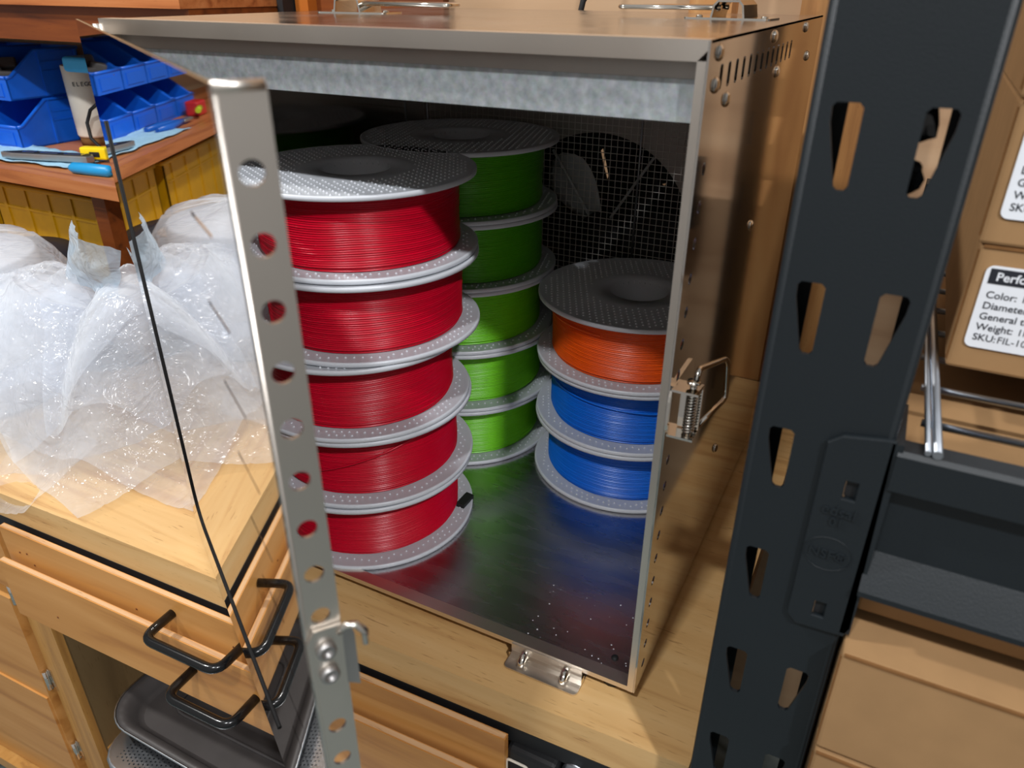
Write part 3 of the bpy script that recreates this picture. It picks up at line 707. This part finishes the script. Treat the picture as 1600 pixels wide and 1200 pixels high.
# ------------------------------------------------------------------ cardboard boxes
def carton(name, label, x0, x1, y0, y1, z0, z1, group=None, flap=True):
    t = thing(name, label, 'cardboard box', ((x0+x1)/2, (y0+y1)/2, z0), group)
    c = MB(); c.rbox((x0, y0, z0), (x1, y1, z1), .0018, 2); c.build('body', 'card', t)
    if flap:
        c = MB(); c.box((x0+.0012, y0-.0006, z1-.0012), (x1-.001, y0+.0010, z1+.0002)); c.box((x0-.0005, y0+.001, z0+.004), (x0+.0008, y0+.0028, z1-.003)); c.build('flap_edge', 'cardedge', t)
    return t
def spool_box(z0, label, x0, y0, ang):
    t = carton('spool_carton', label, x0, x0+.215, y0, y0+.21, z0, z0+.066, 'labelled cartons on the wire deck')
    m = frame((x0, y0-.0009, z0), (1, 0, 0), (0, 0, 1))
    c = MB(); c.plate(rrect(.0052, .0135, .0825, .0568, .0035), [], .0005, m); lb = c.build('label', 'white', t); lb['label'] = 'white printed label'
    c = MB(); m2 = frame((x0, y0-.0012, z0), (1, 0, 0), (0, 0, 1)); c.plate([(.0072, .0478), (.0775, .0478), (.0775, .0555), (.0072, .0555)], [], .0003, m2); c.build('label_band', 'ink', lb)
    c = MB(); m3 = m2 @ Matrix.Translation((0, 0, .0003)); c.text('Performance', .0060, m3 @ Matrix.Translation((.0102, .0497, 0)), .0002, .00009); c.build('band_lettering', 'white', lb)
    c = MB()
    for k, (a, b2) in enumerate((('Color:', 'Red'), ('Diameter:', '\u00d81.75mm'), ('General tolerance:', '\u00b10.05'), ('Weight:', '1kg'), ('SKU:', 'FIL-1030-'))):
        zz = .0404-.0057*k
        c.text(a, .0051, m2 @ Matrix.Translation((.0082, zz, 0)), .0002, .00006)
        c.text(b2, .0051, m2 @ Matrix.Translation((.0082+.00262*len(a)*.92+.0012, zz, 0)), .0002)
    c.build('printed_lettering', 'ink', lb)
    return t
spool_box(.2942, 'labelled brown carton resting directly on the wire deck', .1362, .030, 0)
spool_box(.3607, 'labelled brown carton in the middle of the carton stack', .1345, .0295, 0)
spool_box(.4272, 'brown carton cut off by the frame at the stack top', .1335, .031, 0)
carton('carton', 'wide brown carton seen under the wire deck behind the beam', .1225, .62, -.044, .38, .179, .262)
carton('carton', 'brown carton directly below the dark beam', .1200, .40, -.076, .025, .105, .1755)
b5 = carton('carton', 'lowest brown carton with a white round-cornered label', .1200, .40, -.078, .025, .033, .1035)
c = MB(); c.plate(rrect(.165, .05, .26, .092, .004), [], .0004, frame((0, -.0785, 0), (1, 0, 0), (0, 0, 1))); c.build('label', 'white', b5)
carton('carton', 'brown carton supporting the cartons beside the dark post', .1200, .45, -.076, .025, -.299, .0318, flap=False)
carton('carton', 'tall brown carton under the wide carton in the rack', .1235, .62, .03, .38, -.299, .1785, flap=False)
# black crumpled film stuffed in the post slot
def crumple(name, c0, size, seed, mat, n=14):
    c = MB()
    t = bmesh.new(); bmesh.ops.create_icosphere(t, subdivisions=2, radius=1)
    for v in t.verts:
        d = 1+.45*noise.noise(v.co*1.3+V((seed, 0, 0)))+.25*noise.noise(v.co*3+V((0, seed, 0)))
        v.co = V((v.co.x*size[0]*d, v.co.y*size[1]*d, v.co.z*size[2]*d))+V(c0)
    c.add(t); return c.build(name, mat, base=c0)
tag(crumple('crumpled_tape', (.0985, -.046, .4245), (.0045, .004, .008), 3, 'blackgloss'), 'crumpled shiny black tape wad in the upper half of a post slot', 'tape')
tag(crumple('crumpled_tape', (.0965, -.046, .4035), (.005, .004, .0065), 8, 'blackgloss'), 'crumpled black tape wad at the foot of a post slot', 'tape')

# ------------------------------------------------------------------ wooden shelves on the left
SU = thing('wall_shelf', 'red-brown wooden shelf unit holding the blue bins', 'shelf', (-1.4, .45, .18))
c = MB(); c.box((-2.4, .335, .182), (-.90, .60, .203)).bevel(.0015, 1).build('lower_shelf', 'shelf', SU)
c = MB(); c.box((-2.4, .40, .392), (-.792, .60, .440)).build('upper_shelf', 'shelfdark', SU)
c = MB(); c.box((-2.4, .385, .4405), (-.790, .60, .460)).bevel(.001, 1).build('upper_board', 'shelf', SU)
c = MB(); c.box((-1.035, .36, TZ), (-1.005, .60, .182)).build('side_panel', 'shelfdark', SU)
c = MB(); c.box((-2.4, .36, TZ), (-2.37, .60, .392)).build('side_panel', 'shelfdark', SU)
c = MB(); c.box((-.83, .50, TZ), (-.80, .60, .392)).build('side_panel', 'shelfdark', SU)
c = MB(); c.box((-.785, .56, TZ), (-.774, .60, 1.0)).build('gap_shade_board', 'blackmatte', SU)  # black board painted as the shade in the gap beside the shelf
# bins
def bin_parts(t, w_, l, h, mat):
    m0 = Matrix.Identity(4)
    prof = [(0, 0), (l, 0), (l, h), (l*.42, h), (l*.06, h*.50), (-.002, h*.48)]
    prof_in = [(l*.10, h*.10), (l*.42, h*.10), (l*.42, h*.84), (l*.36, h*.80), (l*.10, h*.42)]
    th = .0028
    c = MB()
    for x in (-w_/2, w_/2-th): c.prism(prof, x, x+th, frame((0, 0, 0), (0, 1, 0), (0, 0, 1)))
    c.box((-w_/2, l-th, 0), (w_/2, l, h)).box((-w_/2, 0, 0), (w_/2, l, th)).box((-w_/2, -.002, 0), (w_/2, .0015, h*.48))
    c.bevel(.0006, 1); bd = c.build('bin_body', mat, t)
    c = MB(); r_ = .0030                                       # rolled rim and ribs
    for x in (-w_/2, w_/2):
        c.tube([(x, l, h), (x, l*.42, h), (x, l*.06, h*.5), (x, -.001, h*.48)], r_, 8)
        sx = x-.0016 if x < 0 else x+.0016
        for y in (l*.47, l*.97): c.box((min(x, sx), y-.003, .002), (max(x, sx), y+.001, h))
        for z in (h*.52, h*.72): c.box((min(x, sx), l*.47, z), (max(x, sx), l*.97, z+.003))
    c.tube([(-w_/2, l, h), (w_/2, l, h)], r_, 8).tube([(-w_/2, -.001, h*.48), (w_/2, -.001, h*.48)], r_, 8)
    c.build('rim', mat, t)
    c = MB(); c.box((-w_*.36, -.0035, h*.08), (w_*.36, -.0018, h*.36)); c.build('label_holder', mat, t)
    return t
pb = bin_parts(thing('storage_bin', 'x', 'bin', (0, 0, 0)), .100, .145, .078, 'bin')
bl_low = ['blue storage bin at the right end of the lower bin row', 'second blue bin from the right in the lower row', 'third blue bin from the right in the lower row', 'fourth blue bin from the right in the lower row']
bl_up = ['blue storage bin at the right end of the upper bin row', 'second blue bin from the right in the upper row', 'third blue bin from the right in the upper row', 'fourth blue bin from the right in the upper row']
first = True
for row, labs in ((0, bl_low), (1, bl_up)):
    for i in range(4):
        o = pb if first else copy_thing(pb); first = False
        o.location = (-1.372-.105*i, .448+(.004 if row else 0), .2035+row*.0822); o['label'] = labs[i]; o['group'] = 'blue storage bins on the shelf'
# grey plastic parts in the first upper bin
for k, (x, y, z, a) in enumerate(((-1.345, .478, .316, 20), (-1.385, .474, .322, -30), (-1.40, .505, .330, 55))):
    c = MB(Matrix.Translation((x, y, z)) @ Matrix.Rotation(R(a), 4, 'Z') @ Matrix.Rotation(R(15*k), 4, 'X'))
    c.rbox((-.018, -.014, -.014), (.018, .014, .016), .003); c.tube([(0, -.014, 0), (0, -.026, -.004)], .006, 10)
    tag(c.build('plastic_bracket', 'graypart', base=(x, y, z-.014)), ['dark grey plastic part at the right in the upper bin', 'dark grey plastic part with a stub in the upper bin', 'dark grey plastic part farthest back in the upper bin'][k], 'plastic part', 'grey parts in the bin')
# paper tube beside the bins
PT = thing('paper_tube', 'cream paper tube standing beside the blue bins', 'tube', (-1.262, .552, .2035))
c = MB(); c.lathe([(.027, 0), (.029, .004), (.0305, .122), (.029, .123), (.0285, .122), (.027, .01), (0, .01)], (-1.262, .552, .2175), 40); c.build('tube_wall', 'cream', PT)
c = MB(); c.lathe([(.026, 0), (.026, .014), (0, .014)], (-1.262, .552, .2035), 32).build('base_ring', 'cardedge', PT)
va = math.atan2(-.39233-.552, .09396+1.262)
c = MB()
for i, ch in enumerate('ELEGOO'):
    a = va-R(30)+R(13)*i; n_ = V((math.cos(a), math.sin(a), 0)); tx = V((-math.sin(a), math.cos(a), 0))
    c.text(ch, .0098, frame(V((-1.262, .552, .307))+n_*.0308, tx, (0, 0, 1)), .0002, .0001, 'CENTER')
c.build('lettering', 'ink', PT)
c = MB(); c.tube([(-1.180, .515, .285), (-1.200, .510, .272), (-1.210, .505, .250), (-1.202, .500, .225), (-1.165, .495, .2058)], .003, 8)
tag(c.build('black_cord', 'rubber', base=(-1.22, .505, .204)), 'thin black cord curving down in front of the paper tube', 'cord')
lb_ = thing('turned_bin', 'light blue bin lip peeking out beside the steel door, above the paper tube', 'bin', (-1.165, .50, .2035))
c = MB(); c.rbox((-1.188, .47, .338), (-1.02, .545, .362), .006, 3).build('lip', 'lightbin', lb_)
c = MB(); c.box((-1.095, .475, .2035), (-1.02, .54, .340)).build('bin_body', 'lightbin', lb_)
# cloth, folding tool, clip, pliers on the shelf front
c = MB(); rows = []; n = 40
for i in range(n+1):
    row = []
    for j in range(16):
        u, v_ = i/n, j/15
        x = -1.47+.36*u; y = .352+.060*u*.4+.105*v_*(1-.35*abs(u-.4))+.012*noise.noise((u*7, v_*2, 3)); z = .2042+.0035*abs(noise.noise((u*9, v_*7, 1)))+(.0025 if j in (0, 15) else 0)
        row.append(c.v((x, y, z)))
    rows.append(row)
for A, B in zip(rows, rows[1:]):
    for k in range(15): c.face([A[k], A[k+1], B[k+1], B[k]], True)
o = c.build('paper_towel', 'cloth', base=(-1.29, .41, .2035)); sm = o.modifiers.new('thickness', 'SOLIDIFY'); sm.thickness = .0012; sm.offset = 1
tag(o, 'pale blue paper towel lying at the front edge of the shelf', 'towel')
KN = thing('folding_tool', 'silver folding tool with dark windows lying on the blue towel', 'tool', (-1.18, .40, .2085))
mk2 = frame((-1.262, .366, .2085), (.967, .255, 0), (-.255, .967, 0)) @ Matrix.Diagonal((.85, 1, 1, 1))
c = MB(mk2); c.plate([(0, .008), (.03, .0), (.20, .002), (.205, .014), (.19, .028), (.035, .026)], [], .010, Matrix.Translation((0, 0, .005)), .0012).build('tool_body', 'greytool', KN)
c = MB(mk2)
for x0, x1 in ((.048, .075), (.088, .128), (.142, .185)): c.plate(rrect(x0, .009, x1, .022, .002), [rrect(x0+.003, .012, x1-.003, .019, .001)], .0012, Matrix.Translation((0, 0, .0106)))
c.build('window_frame', 'chrome', KN)
c = MB(mk2); c.plate([(.004, .009), (.032, .004), (.198, .006), (.2, .014), (.188, .025), (.036, .023)], [], .0006, Matrix.Translation((0, 0, .0102)), 0).build('dark_inlay', 'blackmatte', KN)
YC = thing('clip', 'bright yellow plastic clip standing beside the folding tool', 'clip', (-1.115, .44, .2085))
c = MB(frame((-1.115, .44, .2085), (.9, .3, 0), (-.3, .9, 0))); c.rbox((-.022, -.008, 0), (.025, .008, .020), .003).build('clip_body', 'yellow2', YC)
c = MB(frame((-1.115, .44, .2085), (.9, .3, 0), (-.3, .9, 0))); c.rbox((-.004, -.0095, .005), (.014, -.0075, .013), .0008).build('slider', 'blackmatte', YC)
PLR = thing('screwdriver', 'cyan plastic handled screwdriver at the shelf edge', 'screwdriver', (-1.08, .37, .2035))
c = MB(); c.tube([(-1.078, .366, .211), (-1.070, .368, .212), (-1.040, .372, .212), (-1.000, .377, .212), (-0.995, .378, .2115)], [.004, .0085, .0095, .009, .004], 14).build('handle', 'cyan', PLR)
c = MB(); c.tube([(-0.996, .378, .2115), (-0.950, .384, .2115)], .002, 8).build('shaft', 'greytool', PLR)
CT = thing('side_cutters', 'blue handled side cutters lying in front of the bins', 'cutters', (-1.47, .405, .2035))
for s_ in (-1, 1):
    c = MB(); c.tube([(-1.535, .395, .211), (-1.50, .398+s_*.006, .211), (-1.46, .402+s_*.013, .211), (-1.415, .41+s_*.011, .211)], [.004, .0065, .007, .005], 10).build('handle', 'handleblue', CT)
c = MB(); c.rbox((-1.575, .388, .207), (-1.533, .402, .214), .002).build('jaws', 'greytool', CT)
RCx = thing('spring_clamp', 'red spring clamp lying on the shelf seen only in the door', 'clamp', (-1.66, .42, .2035))
c = MB(); c.rbox((-1.69, .40, .2035), (-1.64, .43, .235), .004).build('jaw', 'redclip', RCx)
c = MB(); c.tube([(-1.65, .40, .222), (-1.60, .385, .222)], .006, 8).build('handle', 'limeclip', RCx)
# yellow bins under the shelf
def ybin(x0, x1, y0, y1, z1, lab):
    t = thing('yellow_bin', lab, 'bin', ((x0+x1)/2, (y0+y1)/2, TZ), 'yellow bins under the shelf')
    c = MB(); th = .003
    c.box((x0, y0, TZ), (x1, y0+th, z1)).box((x0, y1-th, TZ), (x1, y1, z1)).box((x0, y0, TZ), (x0+th, y1, z1)).box((x1-th, y0, TZ), (x1, y1, z1)).box((x0, y0, TZ), (x1, y1, TZ+th))
    c.build('bin_body', 'yellow', t)
    c = MB(); c.tube(arc_path([(x0, y0, z1), (x1, y0, z1), (x1, y1, z1), (x0, y1, z1)], .006), .0045, 8, True); c.build('rim', 'yellow', t)
    c = MB()
    for k in range(5):
        x = x0+(x1-x0)*(k+.5)/5; c.box((x-.004, y0-.0025, TZ+.02), (x+.004, y0, z1))
    c.box((x0+.01, y0-.0022, z1-.040), (x1-.01, y0, z1-.036)); c.build('rib', 'yellow', t)
ybin(-1.37, -1.06, .40, .57, .150, 'wide yellow bin under the shelf near the side panel'); ybin(-1.75, -1.39, .39, .57, .150, 'wide yellow bin farther left under the shelf')
# black spools wrapped in film behind the bags
def dark_spool(x, y, z, lab):
    t = thing('dark_spool', lab, 'spool', (x, y, z), 'black spools behind the bags'); b0 = V((x, y, z))
    c = MB(); c.lathe([(.045, .050), (.0985, .050), (.1, .052), (.0985, .055), (.045, .055)], b0, 64, None, True); c.build('flange', 'spoolblack', t)
    c = MB(); c.lathe([(.045, 0), (.0985, 0), (.1, .002), (.0985, .005), (.045, .005)], b0, 64, None, True); c.build('flange', 'spoolblack', t)
    c = MB(); c.lathe([(.046, .005), (.088, .005), (.089, .025), (.088, .05), (.046, .05)], b0, 64, None, True); c.build('filament_coil', 'spoolblack', t)
    c = MB(); c.lathe([(.042, .0005), (.042, .0555), (.0455, .0555), (.0455, .0005)], b0, 48, None, True); c.build('cardboard_core', 'card', t)
dark_spool(-1.11, .235, TZ+.001, 'black spool with cardboard core, lower of two behind the bags'); dark_spool(-1.105, .24, TZ+.0580, 'black spool with cardboard core, upper of two behind the bags')
dark_spool(-.905, .262, TZ+.001, 'black spool with cardboard core lying right behind the plastic bags')

# ------------------------------------------------------------------ plastic bags
def gz(x, y, cx, cy, sx, sy, h, p=2.0):
    d = ((x-cx)/sx)**2+((y-cy)/sy)**2
    return h*math.exp(-(d**(p/2)))
def heap(x, y):
    h = max(gz(x, y, -.645, .125, .085, .105, .168, 2.6), gz(x, y, -.77, .09, .15, .11, .158, 3.0), gz(x, y, -.93, .08, .19, .13, .125, 3.0), gz(x, y, -.62, .03, .075, .04, .03, 3))
    return h
def crease(p, s):
    d, pts = noise.voronoi(p*s, distance_metric='DISTANCE', exponent=2.5)
    return d[1]-d[0]
def bag(label, cx, cy, a, lx, ly, off, seed, mat='film', n=130, amp=.016, fall=0.0, minz=None):
    c = MB(); rows = []; ca, sa = math.cos(R(a)), math.sin(R(a))
    for i in range(n+1):
        row = []
        for j in range(n+1):
            u, v_ = (i/n-.5)*lx, (j/n-.5)*ly
            edge = 1+.10*noise.noise((seed+math.atan2(v_, u)*1.3, seed*.7, 0))
            x = cx+(u*ca-v_*sa)*edge; y = cy+(u*sa+v_*ca)*edge
            p = V((x, y, seed*3.1))
            fa = seed*1.1+.8*noise.noise(p*5); q_ = V((p.x*math.cos(fa)+p.y*math.sin(fa), (p.y*math.cos(fa)-p.x*math.sin(fa))*.28, p.z))
            rdg = lambda v: max(0, 1-3.2*abs(noise.noise(v)))**1.6
            pc = p+.02*noise.noise_vector(p*9); s_ = .45*rdg(q_*11)+.32*rdg(q_*24+V((3, 1, 0)))+.55*crease(V((pc.x, pc.y, seed)), 13)+.38*crease(V((pc.y, pc.x, seed+3)), 29)+.2*noise.noise(p*7)
            warp = .010*noise.noise_vector(p*14)
            base = heap(x+warp.x, y+warp.y)
            amp_ = amp*(.35+.65*min(1, base/.08))
            amp_ *= 1/(1+8*abs(heap(x+.01, y)-heap(x-.01, y))/.02+8*abs(heap(x, y+.01)-heap(x, y-.01))/.02)**.35
            z = TZ+.0015+base+off*(.25+.75*min(1, base/.06))+amp_*(s_-.25)
            z = max(z, TZ+.001+.002*(i*7 % 3)*.2)
            lat = .012*noise.noise_vector(p*20+V((9, 9, 9)))*min(1, base/.05)
            row.append(c.v((x+lat.x, y+lat.y, z)))
        rows.append(row)
    for A, B in zip(rows, rows[1:]):
        for k in range(n): c.face([A[k], A[k+1], B[k+1], B[k]], True)
    return tag(c.build('plastic_bag', mat, base=(cx, cy, TZ)), label, 'bag', 'emptied vacuum bags heaped on the worktop')
bag('crumpled clear plastic bag at the bottom of the heap', -.73, .12, 8, .46, .28, .000, 1)
bag('crumpled clear plastic bag spread over the heap front', -.68, .095, -14, .30, .24, .012, 2)
bag('crumpled clear plastic bag on the left of the heap', -.87, .10, 20, .34, .28, .010, 3)
bag('crumpled clear plastic bag on the right shoulder of the heap', -.63, .16, 35, .24, .24, .022, 4)
bag('crumpled clear plastic bag across the top of the heap', -.78, .13, -30, .34, .20, .026, 5, amp=.022)
def sheet(label, pts, mat, bow=.01, n=18, seed=1, name='plastic_bag'):
    """bag flap between four corners, bowed and wrinkled"""
    c = MB(); A, B, C_, D_ = [V(p) for p in pts]; nn = (B-A).cross(D_-A).normalized(); rows = []
    for i in range(n+1):
        row = []
        for j in range(n+1):
            u, v_ = i/n, j/n
            p = (A*(1-u)+B*u)*(1-v_)+(D_*(1-u)+C_*u)*v_
            q = bow*math.sin(PI*u)*(.4+.6*v_)+.006*noise.noise((u*3+seed, v_*3, seed))+.004*(abs(noise.noise((u*6, v_*2+seed, 2))))
            row.append(c.v(p+nn*q))
        rows.append(row)
    for P_, Q_ in zip(rows, rows[1:]):
        for k in range(n): c.face([P_[k], P_[k+1], Q_[k+1], Q_[k]], True)
    lo = min(p[2] for p in pts); o = c.build(name, mat, base=tuple((A+B+C_+D_)/4*1.0)[:2]+(lo,))
    return tag(o, label, 'bag', 'emptied vacuum bags heaped on the worktop')
sheet('stiff pale blue bag corner sticking up from the heap', [(-.726, .100, .176), (-.648, .105, .160), (-.618, .100, .222), (-.687, .100, .246)], 'filmblue', .014, seed=4)
sheet('milky bag flap folded over the heap top', [(-.770, .088, .112), (-.672, .092, .155), (-.706, .094, .194), (-.800, .092, .130)], 'film', .008, seed=9)
sheet('milky triangular bag corner beside the steel door', [(-.60, .115, .120), (-.545, .135, .10), (-.560, .12, .17), (-.615, .105, .225)], 'filmblue', .008, seed=12)
sheet('thin clear bag end hanging over the worktop edge', [(-.74, .05, .03), (-.655, .04, .008), (-.632, -.066, -.010), (-.71, -.080, -.016)], 'filmclear', .012, seed=15)
# bagged spools: a clear bag tight over two pale spools
BS = thing('bagged_spools', 'clear bag pulled tight over two stacked pale spools', 'bagged spools', (-.93, .08, TZ))
c = MB(); pr = []
for z, r in ((.001, .098), (.004, .1), (.058, .1), (.062, .093), (.066, .1), (.12, .1), (.126, .1), (.182, .1), (.186, .097)): pr.append((r, TZ+z))
c.lathe([(0, TZ+.001)]+pr+[(0, TZ+.186)], (-.93, .08, 0), 64); c.build('spools', 'spool', BS)
c = MB(); rings = []; n = 96
for z, r in ((.001, .135), (.02, .118), (.06, .110), (.10, .107), (.15, .106), (.185, .104), (.196, .098), (.204, .07), (.209, .035), (.211, .004)):
    ring = []
    for k in range(n):
        th = 2*PI*k/n; d = 1+.05*noise.noise((math.cos(th)*3, math.sin(th)*3, z*30))+.02*math.sin(th*17+z*40)*(1-z*4)
        d += max(0, math.cos(th-.1))**2*1.35*(1-(z/.206)**2.2)*(1 if z < .205 else 0)*(.85+.25*noise.noise((th*5, z*6, 2)))
        ring.append(c.v((-.93+r*d*math.cos(th), .08+r*d*math.sin(th), TZ+z+.006*noise.noise((math.cos(th)*4, math.sin(th)*4, z*9)))))
    rings.append(ring)
for A, B in zip(rings, rings[1:]):
    for k in range(n): c.face([A[k], A[(k+1) % n], B[(k+1) % n], B[k]], True)
c.face(rings[-1]); c.build('bag_film', 'film', BS)

# cord behind the box
c = MB(); c.tube([(-.285, .50, TZ+.004), (-.285, .52, .2), (-.284, .51, .42), (-.272, .50, .455), (-.255, .53, .50), (-.25, .55, .62)], .0035, 8)
tag(c.build('power_cord', 'rubber', base=(-.28, .52, TZ)), 'black power cord rising behind the steel box', 'cord')
for o in bpy.data.objects:
    if '_base' in o: del o['_base']
